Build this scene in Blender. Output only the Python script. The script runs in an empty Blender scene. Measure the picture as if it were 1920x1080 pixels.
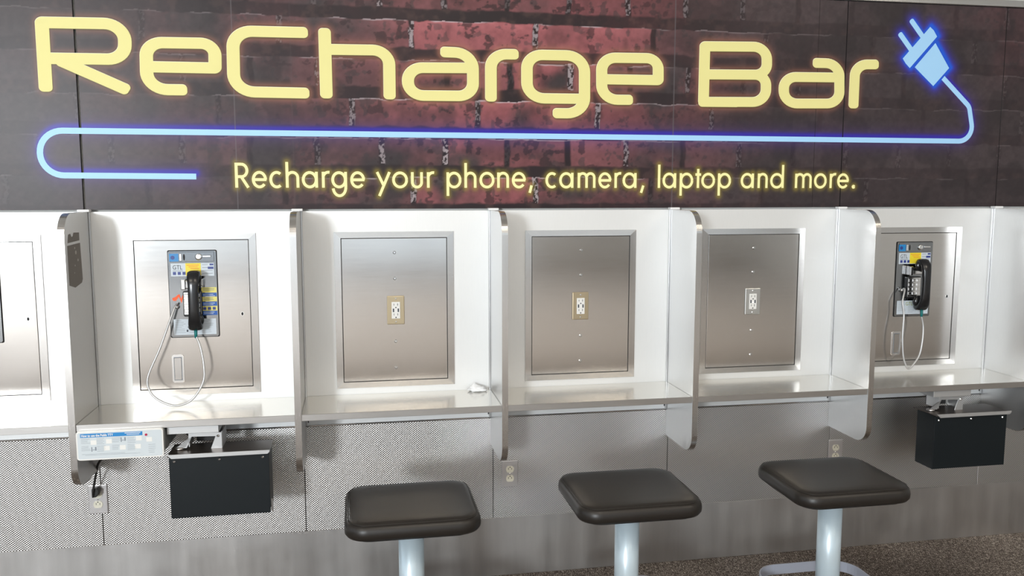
import bpy, bmesh, math, random
import numpy as np
from mathutils import Vector, Matrix
random.seed(7)
C = bpy.context.scene.collection
sc = bpy.context.scene

# ------------------------------------------------------------------ camera
cam = bpy.data.cameras.new('camera'); cam_o = bpy.data.objects.new('camera', cam); C.objects.link(cam_o)
cam.sensor_width = 36.0; cam.lens = 1602.018 / 1920 * 36.0; cam.clip_start = 0.05
Rr = Vector((0.98352189, -0.18078905, 0.0000993)); Ur = Vector((0.0203964, 0.11150578, 0.99355445)); Fr = Vector((0.17963485, 0.97718053, -0.11335582))
m = Matrix((Rr, Ur, -Fr)).transposed().to_4x4(); m.translation = Vector((1.74, -3.4038, 1.6165))
cam_o.matrix_world = m
sc.camera = cam_o

# ------------------------------------------------------------------ world, lights, exposure
sc.view_settings.view_transform = 'Standard'; sc.view_settings.look = 'None'
sc.view_settings.gamma = 1.0; sc.view_settings.use_curve_mapping = False
sc.view_settings.exposure = 0.0
sc.cycles.use_denoising = True
sc.cycles.sample_clamp_indirect = 8.0
wd = bpy.data.worlds.new('daylight'); sc.world = wd; wd.use_nodes = True
bg = wd.node_tree.nodes['Background']; bg.inputs[0].default_value = (0.80, 0.91, 1.0, 1); bg.inputs[1].default_value = 1.6

def area(name, loc, target, sx, sy, power, col):
    l = bpy.data.lights.new(name, 'AREA'); l.shape = 'RECTANGLE'; l.size = sx; l.size_y = sy
    l.energy = power; l.color = col
    o = bpy.data.objects.new(name, l); C.objects.link(o); o.location = loc
    o.rotation_euler = (Vector(target) - Vector(loc)).to_track_quat('-Z', 'Y').to_euler()
    return o
area('window_daylight', (-3.9, -12.6, 2.55), (2.3, 0, 1.2), 1.6, 1.4, 880, (0.90, 0.96, 1.0))
for i, (x, y) in enumerate([(-0.6, -3.6), (2.4, -3.6), (5.4, -3.6), (-0.6, -8), (2.4, -8), (5.4, -8)]):
    area('ceiling_fill_light', (x, y, 3.55), (x, y, 0), 1.6, 0.9, 42, (1.0, 0.90, 0.76))  # unseen warm fill lights, added below the ceiling without fixtures

# ------------------------------------------------------------------ helpers
def thing(name, label, cat, loc=(0, 0, 0), group=None):
    o = bpy.data.objects.new(name, None); C.objects.link(o); o.location = loc
    o.empty_display_size = 0.05
    o['label'] = label; o['category'] = cat
    if group: o['group'] = group
    return o
def wloc(o):
    v = Vector((0, 0, 0))
    while o is not None:
        v += Vector(o.location); o = o.parent
    return v
def obj(name, bm, mat, parent=None, smooth=False, world=False, label=None, loc=None):
    me = bpy.data.meshes.new(name)
    if world and parent is not None:
        bmesh.ops.translate(bm, verts=bm.verts, vec=-wloc(parent))
    if loc is not None:
        bmesh.ops.translate(bm, verts=bm.verts, vec=-Vector(loc))
    bm.to_mesh(me); bm.free()
    for q in (mat if isinstance(mat, (list, tuple)) else [mat]): me.materials.append(q)
    if smooth:
        me.polygons.foreach_set('use_smooth', [True] * len(me.polygons))
    o = bpy.data.objects.new(name, me); C.objects.link(o)
    if parent is not None: o.parent = parent
    if loc is not None: o.location = loc
    if label: o['label'] = label
    return o
def struct(name, bm, mat):
    o = obj(name, bm, mat); o['kind'] = 'structure'; return o
def dup(root, loc, label=None, group=None):
    r = root.copy(); C.objects.link(r); r.location = loc
    if label: r['label'] = label
    if group: r['group'] = group
    for ch in list(root.children):
        c = ch.copy(); C.objects.link(c); c.parent = r
        for g in list(ch.children):
            d = g.copy(); C.objects.link(d); d.parent = c
    return r
def B(): return bmesh.new()
def box(bm, x0, x1, y0, y1, z0, z1, bev=0, seg=2):
    vs = [bm.verts.new((x, y, z)) for x in (x0, x1) for y in (y0, y1) for z in (z0, z1)]
    f = [(0, 1, 3, 2), (4, 6, 7, 5), (0, 4, 5, 1), (2, 3, 7, 6), (0, 2, 6, 4), (1, 5, 7, 3)]
    fs = [bm.faces.new([vs[i] for i in q]) for q in f]
    if bev:
        es = list({e for q in fs for e in q.edges})
        bmesh.ops.bevel(bm, geom=es, offset=bev, segments=seg, affect='EDGES', profile=0.5)
    return bm
def prism(bm, pts, axis, a, b, bev=0, seg=1):
    """extrude polygon (u,v) along axis from a to b; u,v are the other two axes in order"""
    def P(u, v, w):
        return {0: (w, u, v), 1: (u, w, v), 2: (u, v, w)}[axis]
    lo = [bm.verts.new(P(u, v, a)) for u, v in pts]; hi = [bm.verts.new(P(u, v, b)) for u, v in pts]
    n = len(pts)
    fs = [bm.faces.new(lo[::-1]), bm.faces.new(hi)]
    for i in range(n): fs.append(bm.faces.new((lo[i], lo[(i + 1) % n], hi[(i + 1) % n], hi[i])))
    if bev:
        es = list(set(fs[0].edges) | set(fs[1].edges))
        bmesh.ops.bevel(bm, geom=es, offset=bev, segments=seg, affect='EDGES', profile=0.5)
    bmesh.ops.recalc_face_normals(bm, faces=bm.faces)
    return bm
def rrect(x0, x1, z0, z1, r, n=5):
    out = []
    for cx, cz, a0 in ((x1 - r, z1 - r, 0), (x0 + r, z1 - r, 90), (x0 + r, z0 + r, 180), (x1 - r, z0 + r, 270)):
        for k in range(n + 1):
            a = math.radians(a0 + 90 * k / n); out.append((cx + r * math.cos(a), cz + r * math.sin(a)))
    return out
def tube(bm, pts, r, n=10, closed=False):
    pts = [Vector(p) for p in pts]; rings = []
    up = Vector((0, 0, 1)); N = len(pts); prev = None
    for i, p in enumerate(pts):
        if closed: t = pts[(i + 1) % N] - pts[i - 1]
        else: t = pts[min(i + 1, N - 1)] - pts[max(i - 1, 0)]
        t.normalize()
        if prev is None:
            a = t.cross(up)
            if a.length < 1e-3: a = t.cross(Vector((1, 0, 0)))
        else: a = prev - t * prev.dot(t)
        a.normalize(); prev = a; b = t.cross(a)
        rr = r[i] if isinstance(r, (list, tuple)) else r
        rings.append([bm.verts.new(p + (a * math.cos(2 * math.pi * k / n) + b * math.sin(2 * math.pi * k / n)) * rr) for k in range(n)])
    for i in range(N if closed else N - 1):
        A, Bq = rings[i], rings[(i + 1) % N]
        for k in range(n): bm.faces.new((A[k], A[(k + 1) % n], Bq[(k + 1) % n], Bq[k]))
    if not closed: bm.faces.new(rings[0][::-1]); bm.faces.new(rings[-1])
    bmesh.ops.recalc_face_normals(bm, faces=bm.faces)
    return bm
def cr(pts, n=8):
    """Catmull-Rom through pts"""
    P = [Vector(p) for p in pts]; P = [P[0] * 2 - P[1]] + P + [P[-1] * 2 - P[-2]]; out = []
    for i in range(1, len(P) - 2):
        for k in range(n):
            t = k / n; a, b, c, d = P[i - 1], P[i], P[i + 1], P[i + 2]
            out.append(0.5 * ((2 * b) + (c - a) * t + (2 * a - 5 * b + 4 * c - d) * t * t + (3 * b - a - 3 * c + d) * t ** 3))
    out.append(P[-2]); return out
def lathe(bm, prof, c, axis=2, n=20):
    """prof: (radius, height along axis)"""
    rings = []
    for r, h in prof:
        ring = []
        for k in range(n):
            a = 2 * math.pi * k / n; u, v = r * math.cos(a), r * math.sin(a)
            q = {2: (u, v, h), 1: (u, h, v), 0: (h, u, v)}[axis]
            ring.append(bm.verts.new((c[0] + q[0], c[1] + q[1], c[2] + q[2])))
        rings.append(ring)
    for i in range(len(rings) - 1):
        for k in range(n): bm.faces.new((rings[i][k], rings[i][(k + 1) % n], rings[i + 1][(k + 1) % n], rings[i + 1][k]))
    bm.faces.new(rings[0][::-1]); bm.faces.new(rings[-1])
    bmesh.ops.recalc_face_normals(bm, faces=bm.faces)
    return bm
def rect(bm, x0, x1, z0, z1, y, t=0.0004):
    return box(bm, x0, x1, y - t, y, z0, z1)
def text_bm(body, size, x, z, y, w=None, bold=0.0, align='LEFT'):
    cu = bpy.data.curves.new('t', 'FONT'); cu.body = body; cu.size = size; cu.offset = bold; cu.resolution_u = 3; cu.align_x = align
    o = bpy.data.objects.new('t', cu); C.objects.link(o)
    dg = bpy.context.evaluated_depsgraph_get(); dg.update()
    me = bpy.data.meshes.new_from_object(o.evaluated_get(dg))
    bm = bmesh.new(); bm.from_mesh(me)
    bpy.data.objects.remove(o); bpy.data.curves.remove(cu); bpy.data.meshes.remove(me)
    if w and bm.verts:
        ww = max(v.co.x for v in bm.verts) - min(v.co.x for v in bm.verts); s = w / ww
    else: s = 1.0
    for v in bm.verts:
        v.co = Vector((x + v.co.x * s, y, z + v.co.y))
    for f in bm.faces:
        f.normal_update()
        if f.normal.y > 0: f.normal_flip()
    return bm

# ------------------------------------------------------------------ materials
def mat(name, col, rough=0.5, metal=0.0, spec=0.5, emit=None, coat=0):
    m = bpy.data.materials.new(name); m.use_nodes = True; b = m.node_tree.nodes['Principled BSDF']
    b.inputs['Base Color'].default_value = (*col, 1); b.inputs['Roughness'].default_value = rough
    b.inputs['Metallic'].default_value = metal; b.inputs['Specular IOR Level'].default_value = spec
    if coat: b.inputs['Coat Weight'].default_value = coat; b.inputs['Coat Roughness'].default_value = 0.1
    if emit: b.inputs['Emission Color'].default_value = (*emit, 1); b.inputs['Emission Strength'].default_value = 1.0
    return m
class NT:
    def __init__(s, m): s.t = m.node_tree; s.b = s.t.nodes['Principled BSDF']
    def n(s, ty, **k):
        q = s.t.nodes.new(ty)
        for a, v in k.items(): setattr(q, a, v)
        return q
    def l(s, a, b): s.t.links.new(a, b)
    def math(s, op, a, b=None):
        q = s.n('ShaderNodeMath', operation=op)
        for i, v in enumerate((a, b)):
            if v is None: continue
            if isinstance(v, (int, float)): q.inputs[i].default_value = v
            else: s.l(v, q.inputs[i])
        return q.outputs[0]
    def ramp(s, src, stops):
        q = s.n('ShaderNodeValToRGB'); e = q.color_ramp.elements
        while len(e) < len(stops): e.new(0.5)
        for i, (p, c) in enumerate(stops): e[i].position = p; e[i].color = (*c, 1) if len(c) == 3 else c
        s.l(src, q.inputs[0]); return q.outputs[0]
    def noise(s, scale, stretch=(1, 1, 1), detail=3, rough=0.5):
        tc = s.n('ShaderNodeTexCoord'); mp = s.n('ShaderNodeMapping'); mp.inputs['Scale'].default_value = stretch
        s.l(tc.outputs['Object'], mp.inputs[0]); q = s.n('ShaderNodeTexNoise'); q.inputs['Scale'].default_value = scale
        q.inputs['Detail'].default_value = detail; q.inputs['Roughness'].default_value = rough
        s.l(mp.outputs[0], q.inputs[0]); return q.outputs[0]
def g3(v): return (v, v, v)
def steel(name, col, rough, stretch=(1.5, 40, 60), var=0.12, rvar=0.1, bump=0.02, metal=1.0, blot=0.08):
    """brushed metal: fine streaks along one axis plus soft blotches of handling wear"""
    m = mat(name, col, rough, metal); t = NT(m)
    a = t.noise(9, stretch, 4, 0.6); b = t.noise(3.5, (1, 1, 1), 3)
    mix = t.n('ShaderNodeMix', data_type='RGBA', blend_type='MULTIPLY'); mix.inputs[0].default_value = 1
    mix.inputs[6].default_value = (*col, 1)
    r1 = t.ramp(t.math('ADD', t.math('MULTIPLY', a, 0.7), t.math('MULTIPLY', b, 0.3)), [(0.3, g3(1 - var)), (0.7, g3(1.0))])
    t.l(r1, mix.inputs[7]); t.l(mix.outputs[2], t.b.inputs['Base Color'])
    rr = t.ramp(t.math('ADD', t.math('MULTIPLY', a, 0.4), t.math('MULTIPLY', b, 0.6)), [(0.3, g3(max(0.02, rough - rvar))), (0.7, g3(rough + rvar))])
    t.l(rr, t.b.inputs['Roughness'])
    if bump:
        bp = t.n('ShaderNodeBump'); bp.inputs['Strength'].default_value = bump; bp.inputs['Distance'].default_value = 0.002
        t.l(a, bp.inputs['Height']); t.l(bp.outputs[0], t.b.inputs['Normal'])
    return m
M = {}
M['board'] = steel('satin_silver_panel', (0.83, 0.83, 0.82), 0.5, (40, 40, 1.5), 0.04, 0.05, 0.0, metal=0.55)
M['door'] = steel('brushed_steel_door', (0.60, 0.575, 0.55), 0.145, (0.6, 4, 9), 0.06, 0.02, 0.0)
M['frame'] = steel('brushed_steel_frame', (0.60, 0.58, 0.56), 0.2, (0.6, 4, 9), 0.05, 0.02, 0.0)
M['divider'] = steel('satin_steel_divider', (0.62, 0.62, 0.62), 0.32, (40, 40, 2), 0.05, 0.02, 0.0, metal=0.85)
M['edge'] = steel('polished_steel_edge', (0.66, 0.64, 0.62), 0.25, (60, 60, 2), 0.06, 0.04, 0.0)
M['shelf'] = steel('smooth_steel_shelf', (0.70, 0.68, 0.64), 0.2, (2, 30, 30), 0.08, 0.05, 0.0)
M['kick'] = steel('dull_steel_kick_plate', (0.70, 0.68, 0.665), 0.42, (1.2, 1.2, 0.12), 0.22, 0.07, 0.0)
M['lip'] = steel('brushed_steel_lip', (0.62, 0.60, 0.58), 0.33, (0.6, 4, 9), 0.05, 0.02, 0.0)
M['cap'] = mat('white_cap', (0.85, 0.85, 0.85), 0.4)
M['bright'] = mat('bright_metal', (0.8, 0.8, 0.8), 0.18, 1.0)
M['chrome'] = steel('chrome_faceplate', (0.30, 0.31, 0.32), 0.12, (20, 20, 20), 0.1, 0.05, 0.0)
M['darkgap'] = mat('dark_gap', (0.015, 0.014, 0.014), 0.8)
M['black'] = mat('black_plastic', (0.012, 0.012, 0.013), 0.22)
M['rubber'] = mat('black_rubber', (0.014, 0.013, 0.013), 0.5)
M['boxblack'] = mat('black_powder_coat', (0.006, 0.009, 0.011), 0.42, 0, 0.3)
M['teal'] = mat('teal_sleeve', (0.0, 0.16, 0.16), 0.4)
M['paper'] = mat('pale_label', (0.60, 0.66, 0.72), 0.35)
M['ink'] = mat('grey_print', (0.22, 0.25, 0.29), 0.5)
M['inkdark'] = mat('dark_print', (0.04, 0.05, 0.07), 0.5)
M['yellow'] = mat('yellow_sticker', (0.85, 0.68, 0.03), 0.4)
M['lemon'] = mat('lemon_label', (0.80, 0.72, 0.18), 0.4)
M['orange'] = mat('orange_print', (0.85, 0.28, 0.02), 0.5)
M['zigzag'] = mat('bright_orange', (0.95, 0.12, 0.02), 0.5)
M['blue'] = mat('blue_label', (0.01, 0.10, 0.42), 0.35)
M['skyblue'] = mat('light_blue_print', (0.015, 0.23, 0.56), 0.35)
M['navy'] = mat('navy_print', (0.03, 0.05, 0.24), 0.4)
M['olive'] = mat('olive_print', (0.28, 0.33, 0.03), 0.5)
M['white'] = mat('white_plastic', (0.80, 0.79, 0.76), 0.35)
M['cream'] = mat('cream_plastic', (0.72, 0.69, 0.58), 0.4)
M['brassy'] = mat('champagne_plate', (0.52, 0.43, 0.29), 0.32, 0.8)
M['silverplate'] = mat('silver_plate', (0.62, 0.62, 0.60), 0.3, 0.9)
M['nickel'] = mat('grey_plate', (0.62, 0.60, 0.60), 0.38, 0.7)
M['red'] = mat('red_print', (0.45, 0.0, 0.05), 0.4)
M['greysticker'] = mat('silver_grey_label', (0.60, 0.65, 0.68), 0.4)
M['greypaint'] = mat('grey_paint', (0.20, 0.21, 0.21), 0.5)
M['darkreflection'] = mat('steel_dark_reflection', (0.22, 0.19, 0.175), 0.34, 0.9)  # brown darkening painted in for the shelf underside reflected in the plate
M['galv'] = mat('bare_aluminium', (0.60, 0.60, 0.60), 0.42, 0.8)
M['tissue'] = mat('white_tissue', (0.9, 0.9, 0.9), 0.9)
M['residue'] = mat('brown_adhesive_residue', (0.16, 0.14, 0.12), 0.55)
M['residuelight'] = mat('pale_adhesive_spot', (0.42, 0.39, 0.35), 0.6)
M['column'] = mat('pale_blue_grey_enamel', (0.56, 0.66, 0.72), 0.28, 0.25)
M['ring'] = mat('lavender_grey_enamel', (0.45, 0.47, 0.55), 0.35, 0.3)
# printed colours of the mural
M['letter'] = mat('printed_yellow', (0.86, 0.79, 0.33), 0.55, 0, 0.3)
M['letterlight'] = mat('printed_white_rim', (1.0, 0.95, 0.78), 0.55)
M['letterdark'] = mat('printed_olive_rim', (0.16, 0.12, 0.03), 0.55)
M['tag'] = mat('printed_pale_yellow', (1.0, 0.94, 0.45), 0.55, 0, 0.3)
M['cable'] = mat('printed_light_blue', (0.40, 0.70, 1.0), 0.5)
M['cablelight'] = mat('printed_pale_blue', (0.50, 0.68, 0.95), 0.45)
M['slit'] = mat('printed_dark_blue', (0.01, 0.06, 0.28), 0.45)
# vinyl seat
M['vinyl'] = mat('black_vinyl', (0.018, 0.0145, 0.012), 0.38, 0.0, 0.4); t = NT(M['vinyl'])
bp = t.n('ShaderNodeBump'); bp.inputs['Strength'].default_value = 0.12; bp.inputs['Distance'].default_value = 0.001
t.l(t.noise(420, (1, 1, 1), 2), bp.inputs['Height']); t.l(bp.outputs[0], t.b.inputs['Normal'])
# mural
M['mural'] = mat('printed_brick_mural', (0.1, 0.1, 0.1), 0.34, 0.0, 0.22); t = NT(M['mural'])
at = t.n('ShaderNodeAttribute', attribute_name='print'); t.l(at.outputs['Color'], t.b.inputs['Base Color'])
# embossed sheet: staggered oval bumps
M['emboss'] = mat('embossed_steel_sheet', (0.66, 0.645, 0.63), 0.33, 1.0); t = NT(M['emboss'])
tc = t.n('ShaderNodeTexCoord'); sp = t.n('ShaderNodeSeparateXYZ'); t.l(tc.outputs['Object'], sp.inputs[0])
PX, PZ = 0.0106, 0.0085
def bumps(dx, dz):
    u = t.math('ADD', t.math('DIVIDE', sp.outputs[0], PX), dx); v = t.math('ADD', t.math('DIVIDE', sp.outputs[2], PZ), dz)
    u = t.math('SUBTRACT', t.math('FRACT', u), 0.5); v = t.math('SUBTRACT', t.math('FRACT', v), 0.5)
    u = t.math('MULTIPLY', u, 1.0); v = t.math('MULTIPLY', v, 1.05)
    d = t.math('SQRT', t.math('ADD', t.math('MULTIPLY', u, u), t.math('MULTIPLY', v, v)))
    return t.math('MAXIMUM', t.math('SUBTRACT', 1.0, t.math('MULTIPLY', d, 2.6)), 0.0)
h = t.math('MAXIMUM', bumps(100.0, 100.0), bumps(100.5, 100.5))
hs = t.math('SUBTRACT', 1.0, t.math('POWER', t.math('SUBTRACT', 1.0, h), 2.0))
bp = t.n('ShaderNodeBump'); bp.inputs['Strength'].default_value = 0.52; bp.inputs['Distance'].default_value = 0.0016
t.l(hs, bp.inputs['Height']); t.l(bp.outputs[0], t.b.inputs['Normal'])
t.l(t.ramp(hs, [(0.0, (0.26, 0.25, 0.245)), (0.45, (0.72, 0.70, 0.68))]), t.b.inputs['Base Color'])  # base colour darkened between bumps: crevice dirt plus painted self-shading
# carpet
M['carpet'] = mat('woven_brown_carpet', (0.1, 0.08, 0.07), 0.95, 0, 0.1); t = NT(M['carpet'])
a = t.noise(55, (0.7, 4.5, 1), 4, 0.75); b = t.noise(55, (4.5, 0.7, 1), 4, 0.75); c = t.noise(260, (1, 1, 1), 2); d = t.noise(1.2, (1, 1, 1), 2)
s = t.math('ADD', t.math('MULTIPLY', t.math('MAXIMUM', a, b), 0.62), t.math('MULTIPLY', c, 0.38))
s = t.math('ADD', s, t.math('MULTIPLY', t.math('SUBTRACT', d, 0.5), 0.12))
t.l(t.ramp(s, [(0.46, (0.03, 0.024, 0.022)), (0.53, (0.13, 0.105, 0.09)), (0.575, (0.34, 0.29, 0.25)), (0.63, (0.88, 0.80, 0.71))]), t.b.inputs['Base Color'])
bp = t.n('ShaderNodeBump'); bp.inputs['Strength'].default_value = 0.6; bp.inputs['Distance'].default_value = 0.004
t.l(s, bp.inputs['Height']); t.l(bp.outputs[0], t.b.inputs['Normal'])
M['bouncefloor'] = mat('pale_bounce_floor', (0.52, 0.49, 0.47), 0.8, 0, 0.2)
M['wallpaint'] = mat('pale_wall_paint', (0.62, 0.61, 0.59), 0.8)
M['ceiling'] = mat('white_ceiling', (0.72, 0.71, 0.69), 0.85)
M['mullion'] = mat('window_mullion', (0.30, 0.30, 0.31), 0.4, 0.5)
M['glass'] = mat('window_glass', (0.9, 0.95, 0.95), 0.0); M['glass'].node_tree.nodes['Principled BSDF'].inputs['Transmission Weight'].default_value = 1.0
M['darkwood'] = mat('dark_brown_panelling', (0.16, 0.12, 0.10), 0.5)

# ------------------------------------------------------------------ room
XL, XR, YF, ZC = -5.0, 10.0, -13.0, 3.6
struct('floor', box(B(), XL, XR, -4.2, 0.2, -0.1, 0.0), M['carpet'])
struct('floor', box(B(), XL, XR, YF, -4.2, -0.1, 0.0), M['bouncefloor'])  # unseen pale floor, added so the steel doors reflect brighter
struct('ceiling', box(B(), XL, XR, YF, 0.2, ZC, ZC + 0.1), M['ceiling'])
struct('wall_back', box(B(), XL, XR, 0.02, 0.2, 0.0, ZC), M['wallpaint'])
struct('wall_right', box(B(), XR, XR + 0.15, YF, 0.2, 0.0, ZC), M['wallpaint'])
struct('wall_front', box(box(B(), XL, XR, YF - 0.15, YF, 0, 0.25), XL, XR, YF - 0.15, YF, 3.25, ZC), M['darkwood'])
struct('wall_front', box(B(), 4.66, XR, YF - 0.15, YF, 0.25, 1.75), M['wallpaint'])  # unseen half wall, added to cut daylight on the dividers' right faces
struct('wall_left', box(box(B(), XL - 0.15, XL, YF, 0.2, 0, 0.75), XL - 0.15, XL, YF, 0.2, 3.25, ZC), M['darkwood'])
def window(name, a, b, along_x, sill=0.25):
    n = 6; fr = B()
    for k in range(n + 1):
        p = a + (b - a) * k / n
        if along_x: box(fr, p - 0.05, p + 0.05, YF - 0.12, YF - 0.02, sill, 3.25)
        else: box(fr, XL - 0.12, XL - 0.02, p - 0.05, p + 0.05, 0.75, 3.25)
    struct(name, fr, M['mullion'])
window('window_1', XL + 0.06, 4.6, True)
window('added_window_3', 4.72, XR - 0.06, True, 1.75)  # unseen high window, added to brighten the upper strips of the frames
window('window_2', YF + 0.06, 0.1, False)

P = 0.762
# kick plate: one long steel baseboard
struct('baseboard_back', box(B(), -0.9, 5.6, 0.0, 0.02, 0.0, 0.2535, 0.0008, 1), M['kick'])
struct('trim_1', box(B(), -0.9, 5.6, -0.012, 0.02, 2.4135, 2.4435, 0.002, 1), M['bright'])

# lettering of the mural: centre lines in metres on the wall (x, z, corner radius)
HEAD = [
    ('R', [[(0.6522,1.9901,0.0),(0.6521,2.2146,0.0033),(0.9321,2.2191,0.0896),(0.926,2.0924,0.0625),(0.6534,2.089,0.0)],[(0.7159,2.0781,0.0),(0.916,1.9886,0.0)]]),
    ('e', [[(1.1166,1.9872,0.0),(0.9979,1.9863,0.0708),(1.0017,2.1553,0.0583),(1.2433,2.1587,0.0708),(1.2408,2.0694,0.005),(1.0035,2.0682,0.0)]]),
    ('C', [[(1.5593,2.2087,0.0),(1.3084,2.2066,0.0708),(1.3053,1.9846,0.075),(1.559,1.9844,0.0)]]),
    ('h', [[(1.643,2.2085,0.0),(1.6442,1.9852,0.0)],[(1.6457,2.149,0.0),(1.8843,2.1526,0.0625),(1.8838,1.9858,0.0)]]),
    ('a', [[(2.104,2.1521,0.0),(2.2097,2.1509,0.0708),(2.2097,1.9859,0.0583),(1.9552,1.9834,0.0625),(1.9554,2.0891,0.0583),(2.2072,2.0942,0.0)]]),
    ('r', [[(2.2811,1.9851,0.0),(2.2811,2.1495,0.0625),(2.3705,2.1511,0.0)]]),
    ('g', [[(2.5543,1.925,0.0),(2.6641,1.9255,0.0729),(2.6618,2.1536,0.075),(2.4261,2.1514,0.0625),(2.4265,1.9818,0.0708),(2.6636,1.9837,0.0)]]),
    ('e', [[(2.8455,1.9832,0.0),(2.7361,1.982,0.0667),(2.7331,2.1482,0.0583),(2.9723,2.1521,0.0667),(2.9741,2.0646,0.005),(2.7351,2.0631,0.0)]]),
    ('B', [[(3.3118,1.9824,0.0),(3.1726,1.9812,0.0033),(3.1728,2.2058,0.0033),(3.4466,2.2116,0.0604),(3.4507,2.0978,0.05),(3.1735,2.0926,0.0)],[(3.1735,2.0926,0.0),(3.4472,2.0973,0.05),(3.4503,1.9854,0.0604),(3.1726,1.9812,0.0)]]),
    ('a', [[(3.6797,2.152,0.0),(3.7804,2.1524,0.0646),(3.7883,1.9855,0.0563),(3.5321,1.9809,0.0625),(3.5278,2.091,0.0542),(3.7805,2.0941,0.0)]]),
    ('r', [[(3.8545,1.9853,0.0),(3.8546,2.1506,0.0583),(3.9427,2.1529,0.0)]]),
]
CABLE = [[(1.1575,1.6687,0.0),(0.6181,1.6719,0.084),(0.6203,1.8331,0.084),(4.4476,1.8334,0.092),(4.4133,1.9838,0.044),(4.2766,2.1048,0.0)]]
PLUG = [[(4.201,2.3186),(4.22,2.3033),(4.2367,2.2786),(4.1132,2.1422),(4.0919,2.1619),(4.0773,2.1818)],[(4.2303,2.2516),(4.3035,2.147),(4.2311,2.0685),(4.1369,2.1468)]]
PRONG = [[(4.1129,2.3374,0.0),(4.1729,2.2695,0.0)],[(4.0621,2.28,0.0),(4.1219,2.2119,0.0)]]
TAG = [('R',1.2972,1.3524),('e',1.3586,1.4146),('c',1.4219,1.473),('h',1.4837,1.5343),('a',1.5447,1.6043),('r',1.619,1.6514),('g',1.6556,1.7147),('e',1.7266,1.7836),('y',1.8247,1.8836),('o',1.8879,1.9499),('u',1.9616,2.0083),('r',2.024,2.0556),('p',2.1015,2.1604),('h',2.1728,2.2215),('o',2.2331,2.2946),('n',2.305,2.3534),('e',2.3648,2.4226),(',',2.4322,2.4514),('c',2.502,2.5528),('a',2.5611,2.6201),('m',2.6374,2.7124),('e',2.7247,2.7809),('r',2.7932,2.8241),('a',2.8289,2.8882),(',',2.9025,2.9232),('l',2.9795,2.9919),('a',3.0018,3.0606),('p',3.0756,3.1349),('t',3.1444,3.1697),('o',3.1712,3.233),('p',3.2448,3.3035),('a',3.3487,3.4075),('n',3.4246,3.4703),('d',3.4828,3.5445),('m',3.596,3.6728),('o',3.6845,3.7442),('r',3.7576,3.7898),('e',3.793,3.849),('.',3.8642,3.8788)]

# ------------------------------------------------------------------ mural: printed sheets above the booths
def fillet(pts, k):
    """polyline with corner radii (x,z,r) -> dense points in stretched space (x, z*k)"""
    P_ = [(Vector((x, z * k)), r) for x, z, r in pts]; out = [P_[0][0]]
    for i in range(1, len(P_) - 1):
        a, p, b, r = P_[i - 1][0], P_[i][0], P_[i + 1][0], P_[i][1]
        u = (a - p); v = (b - p); lu, lv = u.length, v.length; u /= lu; v /= lv
        ang = math.acos(max(-1, min(1, u.dot(v))))
        d = min(r / math.tan(ang / 2), lu * 0.49 if i > 1 else lu * 0.95, lv * 0.49 if i < len(P_) - 2 else lv * 0.95)
        r = d * math.tan(ang / 2)
        if r < 0.0012: out.append(p); continue
        c = p + (u + v).normalized() * (r / math.sin(ang / 2))
        s, e = p + u * d - c, p + v * d - c; a0 = math.atan2(s.y, s.x); da = math.atan2(s.x * e.y - s.y * e.x, s.dot(e))
        for j in range(11):
            t_ = a0 + da * j / 10; out.append(c + Vector((math.cos(t_), math.sin(t_))) * r)
    out.append(P_[-1][0])
    return out
def stroke(bm, pts, hw, k, y, cap=True, caps=(True, True)):
    n = len(pts); L, R_ = [], []
    for i, p in enumerate(pts):
        t0 = (p - pts[i - 1]).normalized() if i else None; t1 = (pts[i + 1] - p).normalized() if i < n - 1 else None
        if t0 is None: t0 = t1
        if t1 is None: t1 = t0
        nn = Vector((-(t0 + t1).y, (t0 + t1).x)).normalized(); c = max(0.5, nn.dot(Vector((-t0.y, t0.x))))
        L.append(p + nn * hw / c); R_.append(p - nn * hw / c)
    def V(q, dy=0.0): return bm.verts.new((q.x, y - dy, q.y / k))
    lv = [V(q, 0.00012 * i_ / n) for i_, q in enumerate(L)]; rv = [V(q, 0.00012 * i_ / n) for i_, q in enumerate(R_)]
    for i in range(n - 1): bm.faces.new((rv[i], rv[i + 1], lv[i + 1], lv[i]))
    for e, (p, q) in enumerate(((pts[0], pts[1]), (pts[-1], pts[-2]))):
        if not (cap and caps[e]): continue
        t_ = (p - q).normalized(); nn = Vector((-t_.y, t_.x)); r = hw * 0.7; poly = []
        for s, a0 in ((-1, 0), (1, 1)):
            for j in range(6):
                a = math.pi / 2 * (j / 5 if a0 == 0 else 1 - j / 5)
                poly.append(p + nn * s * (hw - r + r * math.cos(a)) + t_ * (hw * 0.95 - r + r * math.sin(a)))
        poly = [p - nn * hw] + poly + [p + nn * hw]
        bm.faces.new([V(q_, 0.00015 + 0.00003 * e) for q_ in poly])
    for f in bm.faces:
        f.normal_update()
        if f.normal.y > 0: f.normal_flip()
HX, HZ = 0.0231, 0.0197; KH = HX / HZ
head_lines = [(ch, [fillet(s, KH) for s in ss]) for ch, ss in HEAD]
cable_line = fillet(CABLE[0], 1.0)

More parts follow.
